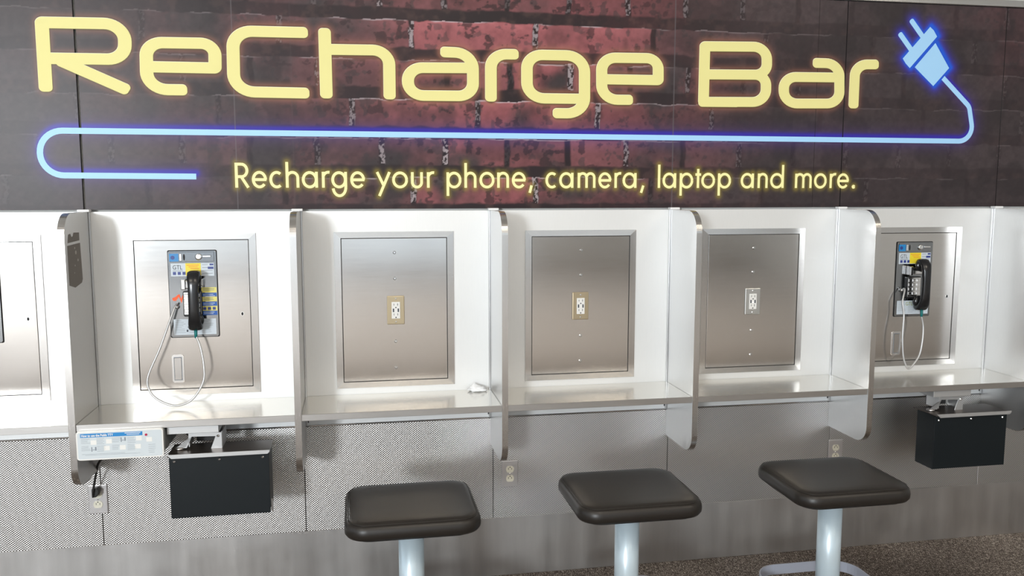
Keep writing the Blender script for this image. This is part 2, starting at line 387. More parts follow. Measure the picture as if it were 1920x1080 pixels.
# tagline glyphs drawn with a round pen: x in 0..1 of the width, z in units of x-height
ZB, XH, TW = 1.6271, 0.0612, 0.0054
def glyph(ch, x0, x1):
    w_ = x1 - x0; S = []
    def seg(*p): S.append([Vector((a, b)) for a, b in p])
    def arc(cx, cz, rx, rz, a0, a1, n=22):
        S.append([Vector((cx + rx * math.cos(math.radians(a0 + (a1 - a0) * i / n)), cz + rz * math.sin(math.radians(a0 + (a1 - a0) * i / n)))) for i in range(n + 1)])
    t = TW; z0, z1 = ZB, ZB + XH; cz = (z0 + z1) / 2; rz = XH / 2 - t * 0.55; cx = (x0 + x1) / 2; rx = w_ / 2 - t
    asc = ZB + 0.098; desc = ZB - 0.030
    if ch == 'o': arc(cx, cz, rx, rz, 0, 360)
    elif ch == 'e': arc(cx, cz, rx, rz, 0, 322); seg((x0 + t, cz), (x1 - t * 0.4, cz))
    elif ch == 'c': arc(cx + w_ * 0.06, cz, rx + w_ * 0.04, rz, 52, 308)
    elif ch in 'adg':
        arc(cx - t * 0.2, cz, rx, rz, 0, 360)
        if ch == 'a': seg((x1 - t, z0), (x1 - t, z1))
        if ch == 'd': seg((x1 - t, z0), (x1 - t, asc))
        if ch == 'g': seg((x1 - t, z1), (x1 - t, z0 + 0.002)); arc(cx, z0 + 0.002, rx, 0.033, 0, -172, 14)
    elif ch == 'p': arc(cx + t * 0.2, cz, rx, rz, 0, 360); seg((x0 + t, desc - 0.002), (x0 + t, z1))
    elif ch in 'hn':
        seg((x0 + t, z0), (x0 + t, asc if ch == 'h' else z1)); rr = rx
        arc(cx, z1 - rr - t * 0.5, rr, rr, 170, 0, 14); seg((x1 - t, z1 - rr - t * 0.5), (x1 - t, z0))
    elif ch == 'm':
        seg((x0 + t, z0), (x0 + t, z1)); rr = (w_ - 2 * t) / 4
        for q in (0, 1):
            c_ = x0 + t + rr * (1 + 2 * q); arc(c_, z1 - rr - t * 0.5, rr, rr, 170, 0, 12); seg((c_ + rr, z1 - rr - t * 0.5), (c_ + rr, z0))
    elif ch == 'r': seg((x0 + t, z0), (x0 + t, z1)); arc(x0 + t + w_ * 0.62, z1 - w_ * 0.62 - t * 0.3, w_ * 0.62, w_ * 0.62, 165, 78, 10)
    elif ch == 'u':
        seg((x0 + t, z1), (x0 + t, z0 + rx)); arc(cx, z0 + rx + t * 0.5, rx, rx, 180, 360, 14); seg((x1 - t, z0 + rx), (x1 - t, z1))
    elif ch == 'y': seg((x0 + t, z1), (cx + t * 0.4, z0 + 0.006)); seg((x1 - t, z1), (x0 + w_ * 0.22, desc - 0.002))
    elif ch == 'l': seg(((x0 + x1) / 2, z0), ((x0 + x1) / 2, asc - 0.002))
    elif ch == 't': seg((cx, z0), (cx, z1 + 0.018)); seg((x0, z1 - t), (x1, z1 - t))
    elif ch == 'R':
        cap = ZB + 0.094; seg((x0 + t, z0), (x0 + t, cap)); rr = 0.0235; xx = x0 + w_ * 0.45
        seg((x0 + t, cap - t), (xx, cap - t)); arc(xx, cap - t - rr, w_ * 0.36, rr, 90, -90, 12); seg((xx, cap - t - 2 * rr), (x0 + t, cap - t - 2 * rr))
        seg((x0 + w_ * 0.42, cap - t - 2 * rr), (x1 - t * 1.3, z0))
    elif ch == ',': seg((x1 - t, z0 + 0.010), (x0 + t * 1.1, z0 - 0.020))
    elif ch == '.': arc(cx, z0 + t * 1.1, t * 0.55, t * 0.55, 0, 360, 10)
    return S
tag_lines = [(ch, glyph(ch, a, b)) for ch, a, b in TAG]

# colour of the print, sampled on a fine grid of the sheets
rng = np.random.RandomState(11)
_lat = rng.rand(256, 256).astype(np.float32)
def vnoise(x, z, f, ox=0.0):
    x = x * f + ox; z = z * f + ox * 1.7; xi = np.floor(x).astype(int); zi = np.floor(z).astype(int); fx = x - xi; fz = z - zi
    fx = fx * fx * (3 - 2 * fx); fz = fz * fz * (3 - 2 * fz); a = _lat[xi % 256, zi % 256]; b = _lat[(xi + 1) % 256, zi % 256]
    c = _lat[xi % 256, (zi + 1) % 256]; d = _lat[(xi + 1) % 256, (zi + 1) % 256]
    return (a * (1 - fx) + b * fx) * (1 - fz) + (c * (1 - fx) + d * fx) * fz
def fbm(x, z, f, ox=0.0, o=4):
    s = 0; a = 0.5; tot = 0
    for i in range(o): s = s + a * vnoise(x, z, f * 2 ** i, ox + 13 * i); tot += a; a *= 0.5
    return s / tot
def seg_dist(x, z, lines, reach, k=1.0):
    """distance to a set of polylines, inf beyond reach"""
    D = np.full(x.shape, 9.0, np.float32)
    for ln in lines:
        X = np.array([p.x for p in ln]); Zz = np.array([p.y / k for p in ln])
        msk = (x > X.min() - reach) & (x < X.max() + reach) & (z > Zz.min() - reach) & (z < Zz.max() + reach)
        if not msk.any(): continue
        px, pz = x[msk], z[msk]; dd = np.full(px.shape, 9.0, np.float32)
        for i in range(len(X) - 1):
            ax, az, bx, bz = X[i], Zz[i], X[i + 1] - X[i], Zz[i + 1] - Zz[i]; l2 = bx * bx + bz * bz + 1e-12
            t_ = np.clip(((px - ax) * bx + (pz - az) * bz) / l2, 0, 1)
            dd = np.minimum(dd, np.hypot(px - ax - t_ * bx, pz - az - t_ * bz))
        D[msk] = np.minimum(D[msk], dd)
    return D
def sst(a, b, v): t_ = np.clip((v - a) / (b - a), 0, 1); return t_ * t_ * (3 - 2 * t_)
def mixc(c, col, f): return c * (1 - f[:, None]) + np.array(col)[None, :] * f[:, None]
PLUGC = [[Vector(p) for p in q + [q[0]]] for q in PLUG]
PRONGL = [[Vector((p[0], p[1])) for p in q] for q in PRONG]
def print_colour(x, z):
    wx = x + (fbm(x, z, 22, 3.0, 3) - 0.5) * 0.014; wz = z + (fbm(x, z, 16, 9.0, 3) - 0.5) * 0.016
    rows = np.floor((2.42 - wz) / 0.1502).astype(int); v = (2.42 - wz) - rows * 0.1502           # 0 at the top of a brick
    hdr = rows % 2 == 0
    pit = np.where(hdr, 0.2475, 0.491); off = np.where(hdr, np.where(rows % 4 == 2, 2.359, 2.346), np.where(rows % 4 == 3, 2.228, 2.460))
    q = (wx - off) / pit; ci = np.floor(q).astype(int); u = (q - ci) * pit
    jt = 0.012
    du = np.minimum(u, pit - u); inside = sst(jt * 0.5, jt * 1.4, du) * sst(0.104 + 0.006, 0.104 - 0.004, v) * sst(-0.002, 0.004, v)
    rid = _lat[(rows * 37 + 11) % 256, (ci * 53 + 29) % 256]; rid2 = _lat[(rows * 91 + 5) % 256, (ci * 17 + 101) % 256]
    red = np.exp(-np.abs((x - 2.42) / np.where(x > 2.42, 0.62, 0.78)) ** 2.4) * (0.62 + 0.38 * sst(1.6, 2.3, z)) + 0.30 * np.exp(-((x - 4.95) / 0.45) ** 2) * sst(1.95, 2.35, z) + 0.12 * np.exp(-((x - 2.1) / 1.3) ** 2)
    patch = fbm(x, z, 5, 21.0, 4); red = red * (0.5 + 0.75 * rid) * sst(0.30, 0.62, patch + 0.15 * rid2)
    spots = fbm(x, z, 38, 5.0, 3); red = red * (1 - 0.6 * sst(0.62, 0.72, spots))
    base = mixc(np.tile(np.array([[0.052, 0.040, 0.042]]), (len(x), 1)), (0.27, 0.085, 0.092), np.clip(red, 0, 1))
    base *= (0.8 + 0.4 * fbm(x, z, 60, 1.0, 3))[:, None]; base *= (0.82 + 0.3 * rid2)[:, None]
    bl = sst(0.50, 0.62, fbm(x, z, 9, 77.0, 3)) * (0.3 + 0.5 * (x > 1.2)) * 0.45; base = mixc(base, (0.022, 0.019, 0.020), bl)
    joint = np.tile(np.array([[0.024, 0.016, 0.018]]), (len(x), 1)); joint = mixc(joint, (0.085, 0.05, 0.045), 0.5 * sst(0.5, 0.8, fbm(x, z, 30, 41.0, 3)))
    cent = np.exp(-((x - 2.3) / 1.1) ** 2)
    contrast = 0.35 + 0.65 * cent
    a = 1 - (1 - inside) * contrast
    c = joint * (1 - a)[:, None] + base * a[:, None]
    # pale crumbs on the upper edges of the bricks and in the upright joints
    e1 = np.exp(-((v - 0.0012) / 0.0024) ** 2) * sst(0.42, 0.56, fbm(x, z, 10, 61.0, 2)) * (0.12 + 0.88 * cent ** 2)
    jr = _lat[(rows * 13 + 7) % 256, (np.round(q) * 71 + 3).astype(int) % 256]
    e2 = sst(0.013, 0.009, du) * (v < 0.102) * sst(0.50, 0.56, fbm(x * 1.6, z, 90, 15.0, 4)) * (0.08 + 0.92 * cent ** 2.5) * sst(0.2, 0.6, jr)
    c = mixc(c, (0.016, 0.011, 0.013), 0.65 * sst(0.013, 0.008, du) * (v < 0.104) * cent)
    c = mixc(c, (0.52, 0.44, 0.46), np.clip(e1 * 0.85 + e2 * 0.75, 0, 1))
    # soft light along the upper part of each brick, chips and dark blots in the red ones
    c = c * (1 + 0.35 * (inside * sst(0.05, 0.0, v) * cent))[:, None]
    c = mixc(c, (0.03, 0.018, 0.02), 0.75 * inside * cent * sst(0.64, 0.70, fbm(x, z * 1.3, 26, 33.0, 4)))
    # halo printed round the headline
    allh = [s for _, ss in head_lines for s in ss]
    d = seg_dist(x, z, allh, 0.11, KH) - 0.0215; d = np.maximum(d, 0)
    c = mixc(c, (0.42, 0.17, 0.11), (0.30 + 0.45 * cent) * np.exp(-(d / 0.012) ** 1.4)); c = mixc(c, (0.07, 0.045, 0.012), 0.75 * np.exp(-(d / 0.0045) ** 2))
    allt = [s for _, ss in tag_lines for s in ss]
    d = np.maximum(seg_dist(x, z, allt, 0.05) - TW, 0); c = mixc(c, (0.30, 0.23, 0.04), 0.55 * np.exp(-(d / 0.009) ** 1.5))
    # blue and violet halo of the cable and the plug
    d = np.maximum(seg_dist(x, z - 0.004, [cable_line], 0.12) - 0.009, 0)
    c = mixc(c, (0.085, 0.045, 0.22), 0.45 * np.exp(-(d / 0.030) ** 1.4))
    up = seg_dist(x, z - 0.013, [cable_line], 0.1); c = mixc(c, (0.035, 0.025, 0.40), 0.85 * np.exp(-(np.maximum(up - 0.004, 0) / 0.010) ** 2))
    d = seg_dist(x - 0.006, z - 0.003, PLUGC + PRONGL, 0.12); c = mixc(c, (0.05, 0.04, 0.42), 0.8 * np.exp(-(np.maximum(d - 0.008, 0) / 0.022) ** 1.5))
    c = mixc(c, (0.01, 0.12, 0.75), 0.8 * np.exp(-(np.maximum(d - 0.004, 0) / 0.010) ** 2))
    # fine seams of the printed film
    for sx, col_, wd_ in ((1.304, (0.16, 0.14, 0.15), 0.0012), (1.516, (0.11, 0.09, 0.095), 0.001), (3.043, (0.17, 0.15, 0.16), 0.0016)):
        c = mixc(c, col_, 0.8 * np.exp(-((x - sx) / wd_) ** 2))
    return np.clip(c, 0.004, 1)
mural = thing('mural', 'long dark brick-print mural reading ReCharge Bar above the booths', 'mural', (2.3, 0.0, 1.545))
cuts = [-0.62, 0.7600, 3.0425, 3.6805, 3.8105, 4.5755, 5.5]
Z0m, Z1m = 1.5455, 2.412
for i in range(len(cuts) - 1):
    gap = [0, 0.0045, 0.0004, 0.0008, 0.0022, 0.0018, 0][i]; gap2 = [0, 0.0045, 0.0004, 0.0008, 0.0022, 0.0018, 0][i + 1]
    xa, xb = cuts[i] + gap, cuts[i + 1] - gap2
    st = 0.003; nx = max(2, int((xb - xa) / st)); nz = int((Z1m - Z0m) / st)
    xs = np.linspace(xa, xb, nx + 1); zs = np.linspace(Z0m, Z1m, nz + 1)
    gx, gz = np.meshgrid(xs, zs); gx = gx.ravel(); gz = gz.ravel()
    V = np.stack([gx, np.zeros_like(gx), gz], 1); nv = len(V)
    idx = np.arange(nv).reshape(nz + 1, nx + 1); Q = np.stack([idx[:-1, :-1], idx[:-1, 1:], idx[1:, 1:], idx[1:, :-1]], -1).reshape(-1, 4)
    bx = np.array([(xx, yy, zz) for xx in (xa, xb) for yy in (0.0004, 0.014) for zz in (Z0m, Z1m)])
    bf = np.array([(0, 1, 3, 2), (4, 6, 7, 5), (0, 4, 5, 1), (2, 3, 7, 6), (0, 2, 6, 4), (1, 5, 7, 3)]) + nv
    V = np.vstack([V, bx]); Q = np.vstack([Q, bf])
    V[:, 0] -= 2.3; V[:, 2] -= 1.545
    me = bpy.data.meshes.new('mural_panel'); me.vertices.add(len(V)); me.vertices.foreach_set('co', V.astype(np.float32).ravel())
    me.loops.add(Q.size); me.loops.foreach_set('vertex_index', Q.ravel().astype(np.int32))
    me.polygons.add(len(Q)); me.polygons.foreach_set('loop_start', np.arange(0, Q.size, 4, dtype=np.int32)); me.polygons.foreach_set('loop_total', np.full(len(Q), 4, dtype=np.int32))
    me.update(calc_edges=True); me.validate()
    cols = np.vstack([print_colour(gx, gz), np.tile([[0.03, 0.025, 0.026]], (8, 1))]); cols = np.hstack([cols, np.ones((len(cols), 1))])
    ca = me.color_attributes.new('print', 'FLOAT_COLOR', 'POINT'); ca.data.foreach_set('color', cols.astype(np.float32).ravel())
    me.materials.append(M['mural']); o = bpy.data.objects.new('mural_panel', me); C.objects.link(o); o.parent = mural
for ch, ss in head_lines:
    bm = B()
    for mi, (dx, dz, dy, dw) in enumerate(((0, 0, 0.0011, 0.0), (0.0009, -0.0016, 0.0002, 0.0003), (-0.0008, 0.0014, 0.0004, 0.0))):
        n0 = len(bm.faces)
        for s_i, s in enumerate(ss): stroke(bm, [q + Vector((dx, dz * KH)) for q in s], HX + dw, KH, -dy - (0.0007 * s_i if mi == 0 else 0.00003 * s_i))
        bm.faces.ensure_lookup_table()
        for f in bm.faces[n0:]: f.material_index = mi
    obj('printed_letter', bm, [M['letter'], M['letterdark'], M['letterlight']], mural, world=True)
for ch, ss in tag_lines:
    bm = B()
    for s_i, s in enumerate(ss): stroke(bm, s, TW, 1.0, -0.0006 - 0.0005 * s_i, cap=False)
    obj('printed_letter', bm, M['tag'], mural, world=True)
bm = B(); stroke(bm, cable_line, 0.0108, 1.0, -0.0006, cap=False); obj('printed_cable', bm, M['cable'], mural, world=True)
bm = B()
for q in PLUG:
    f = bm.faces.new([bm.verts.new((x, -0.0007, z)) for x, z in q]); f.normal_update()
    if f.normal.y > 0: f.normal_flip()
for q in PRONG: stroke(bm, [Vector((p[0], p[1])) for p in q], 0.0112, 1.0, -0.0008)
obj('printed_plug', bm, M['cable'], mural, world=True)

# ------------------------------------------------------------------ booths
ordn = ['at the left edge of the photo', 'with the left payphone', 'second from the left payphone booth', 'in the middle, behind the second stool', 'left of the right payphone booth', 'with the right payphone', 'at the right edge of the photo']
wh = ['leftmost booth, cut by the photo edge', 'booth of the left payphone', 'booth just right of the left payphone', 'middle booth between two outlet booths', 'booth just left of the right payphone', 'booth of the right payphone', 'booth past the right payphone']
ZT, ZS = 1.538, 0.807
for i in range(7):
    x0, x1 = i * P, (i + 1) * P
    t_ = thing('backboard', 'satin silver backboard on the wall of the ' + wh[i], 'wall panel', (x0, 0, 0.684), 'silver backboards of the booths')
    obj('board', box(B(), x0 + 0.001, x1 - 0.001, 0.0, 0.018, 0.686, ZT, 0.0008, 1), M['board'], t_, world=True)
    obj('edge_trim', box(B(), x0 + 0.02, x1 - 0.02, -0.004, 0.0, 0.6845, 0.690, 0.001, 1), M['bright'], t_, world=True)
    for xx in (x0 + 0.0195, x1 - 0.0195): obj('slot', box(B(), xx - 0.0017, xx + 0.0017, -0.0015, 0.0, 0.700, 0.775), M['darkgap'], t_, world=True)
    t_ = thing('embossed_panel', 'dimpled stainless wall sheet below the ' + wh[i], 'wall panel', (x0, 0, 0.254), 'dimpled sheets under the shelves')
    obj('sheet', box(B(), x0 + 0.0013, x1 - 0.0013, 0.0, 0.018, 0.2545, 0.6835, 0.0006, 1), M['emboss'], t_, world=True, label='dimpled stainless sheet')
    box_ = B(); prism(box_, [(x0 - 0.0012, 0.2545), (x0 + 0.0012, 0.2545), (x0 + 0.0012, 0.6835), (x0 - 0.0012, 0.6835)], 1, 0.006, 0.018)
    obj('joint', box_, M['darkgap'], t_, world=True)

# dividers
def div_profile(dy=0.0, n=16):
    R1, R2 = 0.085, 0.075; yf, zb, zt = -0.290 + dy, 0.573 + dy, ZT - dy
    pts = [(-0.0005, zb), ]
    for k in range(n + 1):
        a = math.radians(-90 - 90 * k / n); pts.append((yf + R2 + R2 * math.cos(a), zb + R2 + R2 * math.sin(a)))
    for k in range(n + 1):
        a = math.radians(180 - 90 * k / n); pts.append((yf + R1 + R1 * math.cos(a), zt - R1 + R1 * math.sin(a)))
    pts.append((-0.0005, zt))
    return pts
def divider(i, label):
    t_ = thing('divider', label, 'divider', (i * P, 0, 0.573), 'steel fins between the booths')
    inner = div_profile(0.0015); outer = div_profile(0.0)
    prof = [(y, z - 0.573) for y, z in inner]
    obj('side_panel', prism(B(), prof, 0, -0.0108, 0.0108), M['divider'], t_)
    bm = B(); n = len(outer)
    for s in range(n - 1):
        (a, b), (c, d) = outer[s], outer[s + 1]; (e, f), (g, h) = inner[s], inner[s + 1]
        vs = [[bm.verts.new((x, y, z - 0.573)) for y, z in ((a, b), (c, d), (g, h), (e, f))] for x in (-0.0115, 0.0115)]
        bm.faces.new(vs[0][::-1]); bm.faces.new(vs[1])
        for k in range(4): bm.faces.new((vs[0][k], vs[0][(k + 1) % 4], vs[1][(k + 1) % 4], vs[1][k]))
    bmesh.ops.remove_doubles(bm, verts=bm.verts, dist=1e-5); bmesh.ops.recalc_face_normals(bm, faces=bm.faces)
    obj('edge_band', bm, M['edge'], t_, label='polished edge band')
    for s in (-1, 1):
        obj('wall_channel', box(B(), min(s * 0.0112, s * 0.0175), max(s * 0.0112, s * 0.0175), -0.010, -0.0002, 0.688 - 0.573, ZT - 0.573, 0.001, 1), M['divider'], t_)
        obj('bolt', lathe(B(), [(0.0042, s * 0.0109), (0.0042, s * 0.0125), (0.0025, s * 0.0140)], (0, -0.252, 0.782 - 0.573), 0, 12), M['bright'], t_)
    bm = B(); box(bm, -0.021, 0.021, -0.030, -0.0002, ZT - 0.573, ZT + 0.009 - 0.573, 0.002, 2)
    obj('top_cap', bm, M['cap'], t_, label='white end cap')
    return t_
dl = ['steel divider fin just off the left edge of the photo', 'steel divider fin left of the left payphone, with brown sticker residue', 'steel divider fin between the left payphone booth and the first outlet booth',
      'steel divider fin right of the crumpled tissue', 'steel divider fin between the middle and the fourth shelf, above the second stool', 'steel divider fin left of the right payphone', 'steel divider fin right of the right payphone, cut by the photo edge']
d0 = divider(0, dl[0]); divs = [d0]
for i in range(1, 7): divs.append(dup(d0, (i * P, 0, 0.573), dl[i]))
bm = B()
def face_x(bm, pts, x):
    prism(bm, pts, 0, x, x + 0.0003)
res = [(-0.262, 1.428), (-0.122, 1.431), (-0.113, 1.30), (-0.125, 1.288), (-0.20, 1.278), (-0.262, 1.292)]
face_x(bm, res, P + 0.0109); face_x(bm, [(-0.256, 1.437), (-0.246, 1.466), (-0.222, 1.468), (-0.212, 1.456), (-0.198, 1.458), (-0.188, 1.470), (-0.127, 1.468), (-0.127, 1.440)], P + 0.0109)
obj('sticker_residue', bm, M['residue'], divs[1], world=True, label='brown adhesive residue')
bm = B()
for (yy, zz, rr) in ((-0.175, 1.40, 0.009), (-0.155, 1.372, 0.006), (-0.19, 1.355, 0.004), (-0.2, 1.33, 0.003), (-0.185, 1.416, 0.005)):
    prism(bm, [(yy + rr * math.cos(a), zz + rr * 0.8 * math.sin(a)) for a in [k * math.pi / 4 for k in range(8)]], 0, P + 0.0112, P + 0.0114)
obj('residue_spot', bm, M['residuelight'], divs[1], world=True, label='pale spots of glue')

# shelves
sl = ['brushed steel shelf cut by the left edge of the photo', 'steel shelf under the left payphone, over the black box', 'steel shelf holding the crumpled white tissue', 'steel shelf behind and above the second stool, in the middle booth',
      'steel shelf above the third stool, left of the right payphone', 'steel shelf under the right payphone', 'steel shelf past the right payphone, beyond the last fin']
def shelf(i, label):
    w_ = P - 0.0232; t_ = thing('shelf', label, 'shelf', (i * P, 0, 0.785), 'steel shelves of the booths')
    obj('shelf_top', box(B(), 0.0116, P - 0.0116, -0.283, -0.0016, 0.0185, 0.022, 0.0008, 1), M['shelf'], t_)
    obj('front_lip', box(B(), 0.0116, P - 0.0116, -0.2855, -0.2825, -0.002, 0.0221, 0.0008, 1), M['lip'], t_)
    return t_
s0 = shelf(0, sl[0])
for i in range(1, 7): dup(s0, (i * P, 0, 0.785), sl[i])

# access panels
FX0, FX1, FZ0, FZ1 = 0.1345, 0.6037, 0.8335, 1.4554
DX0, DX1, DZ0, DZ1 = 0.1627, 0.5749, 0.8594, 1.4294
def access(i, label, kind):
    t_ = thing('access_panel', label, 'access panel', (i * P, 0, FZ0), 'steel access panels on the booth walls')
    zz = FZ0
    bm = B(); o_ = [(FX0, FZ0), (FX1, FZ0), (FX1, FZ1), (FX0, FZ1)]; g = 0.0022
    i_ = [(DX0 - g, DZ0 - g), (DX1 + g, DZ0 - g), (DX1 + g, DZ1 + g), (DX0 - g, DZ1 + g)]
    for k in range(4):
        oy = -0.0026 if k == 2 else -0.0043        # the upper strip leans back a little
        a, b = k, (k + 1) % 4
        v = [bm.verts.new((q[0], y, q[1] - zz)) for q, y in ((o_[a], -0.0002), (o_[b], -0.0002), (o_[b], oy), (o_[a], oy), (i_[b], -0.0048), (i_[a], -0.0048), (i_[b], -0.0004), (i_[a], -0.0004))]
        bm.faces.new((v[0], v[1], v[2], v[3])); bm.faces.new((v[3], v[2], v[4], v[5])); bm.faces.new((v[5], v[4], v[6], v[7]))
        bm.faces.new((v[0], v[3], v[5], v[7])); bm.faces.new((v[1], v[6], v[4], v[2]))
    bmesh.ops.recalc_face_normals(bm, faces=bm.faces)
    obj('frame', bm, M['frame'], t_)
    obj('recess', box(B(), DX0 - g, DX1 + g, -0.0006, -0.0002, DZ0 - g - zz, DZ1 + g - zz), M['darkgap'], t_)
    d_ = obj('door', box(B(), DX0, DX1, -0.0036, -0.0008, DZ0 - zz, DZ1 - zz, 0.0012, 2), M['door'], t_)
    if kind == 'outlet':
        for z in (1.373, 1.270, 1.0175, 0.911):
            obj('screw', lathe(B(), [(0.0062, -0.0037), (0.0062, -0.0045), (0.0035, -0.0062)], (0.3682, 0, z - zz), 1, 14), M['bright'], d_)
    else:
        bm = B(); prism(bm, [(0.545 + 0.0062 * math.cos(a), 1.1438 - zz + 0.0085 * math.sin(a)) for a in [k * math.pi / 8 for k in range(16)]], 1, -0.0042, -0.0036)
        obj('lock_rim', bm, M['bright'], d_)
        bm = B(); prism(bm, [(0.545 + 0.0040 * math.cos(a), 1.1438 - zz + 0.0065 * math.sin(a)) for a in [k * math.pi / 8 for k in range(16)]], 1, -0.0046, -0.0042)
        obj('keyhole', bm, M['darkgap'], d_)
    return t_
al = ['steel access panel cut by the left edge of the photo', 'steel access panel around the left payphone', 'steel access panel left of the crumpled tissue, with gold-toned outlet plate', 'steel access panel in the middle booth, above the second stool',
      'steel access panel with the silver outlet plate, left of the right payphone', 'steel access panel around the right payphone']
p_ph = access(0, al[0], 'phone'); p_out = access(2, al[2], 'outlet')
for i in (1, 5): dup(p_ph, (i * P, 0, FZ0), al[i])
for i in (3, 4): dup(p_out, (i * P, 0, FZ0), al[i])

# outlets with charging ports on the access panels
def usb_outlet(cx, cz, plate, label):
    t_ = thing('charging_outlet', label, 'outlet', (cx, -0.0036, cz - 0.057), 'charging outlets on the access panels')
    yb = 0.0
    obj('cover_plate', box(B(), -0.0345, 0.0345, -0.0055, yb, 0, 0.114, 0.0025, 2), plate, t_)
    obj('receptacle', box(B(), -0.0168, 0.0168, -0.0085, -0.0054, 0.0235, 0.0905, 0.0012, 2), M['white'], t_)
    bm = B()
    for zz in (0.0765, 0.037):
        box(bm, -0.0085, -0.0068, -0.0088, -0.0084, zz - 0.0005, zz + 0.0075); box(bm, 0.0062, 0.0082, -0.0088, -0.0084, zz - 0.001, zz + 0.008)
        lathe(bm, [(0.0026, -0.0088), (0.0026, -0.0084)], (0, 0, zz - 0.0085), 1, 10)
    obj('slot', bm, M['darkgap'], t_)['kind'] = 'stuff'
    for s in (-1, 1):
        obj('usb_port', box(B(), s * 0.0095 - 0.0027, s * 0.0095 + 0.0027, -0.0089, -0.0084, 0.0500, 0.0640), M['inkdark'], t_)
    for zz in (0.0105, 0.1035):
        obj('screw', lathe(B(), [(0.0032, -0.0054), (0.0032, -0.0062), (0.0018, -0.0070)], (0, 0, zz), 1, 12), M['bright'], t_)
    return t_
usb_outlet(1.8944, 1.1435, M['brassy'], 'gold-toned charging outlet on the panel left of the tissue')
usb_outlet(2.6525, 1.1420, M['brassy'], 'gold-toned charging outlet on the middle booth panel')
o4 = usb_outlet(3.4158, 1.1432, M['silverplate'], 'silver charging outlet on the panel left of the right payphone')
obj('indicator_lamp', lathe(B(), [(0.0017, -0.0092), (0.0017, -0.0084)], (0, 0, 0.0535), 1, 10), mat('lit_white_lamp', (1, 1, 1), 0.3, emit=(3, 3, 3)), o4, label='lit white indicator')

# duplex outlets in the dimpled sheets
def duplex(cx, cz, label, plate=M['nickel']):
    t_ = thing('duplex_outlet', label, 'outlet', (cx, 0, cz - 0.058), 'duplex outlets under the shelves')
    obj('cover_plate', box(B(), -0.035, 0.035, -0.0062, 0.0, 0, 0.116, 0.0035, 3), plate, t_)
    for zz in (0.0385, 0.0775):
        r = obj('receptacle', prism(B(), [(0.0165 * math.cos(a), zz + max(-0.0135, min(0.0135, 0.0165 * math.sin(a)))) for a in [k * math.pi / 16 for k in range(32)]], 1, -0.0085, -0.006), M['cream'], t_)
        bm = B(); box(bm, -0.0075, -0.0057, -0.0088, -0.0084, zz - 0.001, zz + 0.007); box(bm, 0.0057, 0.0075, -0.0088, -0.0084, zz - 0.001, zz + 0.006)
        lathe(bm, [(0.0023, -0.0088), (0.0023, -0.0084)], (0, 0, zz - 0.0062 if False else zz + 0.0095), 1, 10)
        obj('slot', bm, M['darkgap'], r)['kind'] = 'stuff'
    obj('screw', lathe(B(), [(0.003, -0.0062), (0.003, -0.0070), (0.0015, -0.0078)], (0, 0, 0.058), 1, 12), M['bright'], t_)
    return t_
duplex(0.7505, 0.4395, 'silver duplex outlet with the black plug in it, at the lower left')
duplex(2.3560, 0.4425, 'grey duplex outlet below the divider between the first two stools')
duplex(3.8385, 0.4530, 'grey duplex outlet partly hidden by the third stool')

# black plug and cord hanging from the drawer to the outlet
t_ = thing('power_cord', 'black power cord plugged into the lower left outlet, hanging from the white sign', 'cord', (0.7505, -0.0088, 0.46))
bm = B(); prism(bm, [(0.7505 + u, 0.476 + v) for u, v in ((-0.013, 0.013), (0.006, 0.017), (0.014, 0.008), (0.012, -0.008), (0.002, -0.018), (-0.013, -0.020))], 1, -0.036, -0.009, 0.003, 2)
obj('plug', bm, M['rubber'], t_, world=True)
obj('cord', tube(B(), cr([(0.744, -0.033, 0.462), (0.7445, -0.040, 0.480), (0.752, -0.045, 0.515), (0.765, -0.060, 0.560), (0.780, -0.085, 0.600), (0.800, -0.105, 0.632), (0.806, -0.120, 0.664), (0.808, -0.13, 0.690)], 6), 0.0042, 8), M['rubber'], t_, True, world=True)

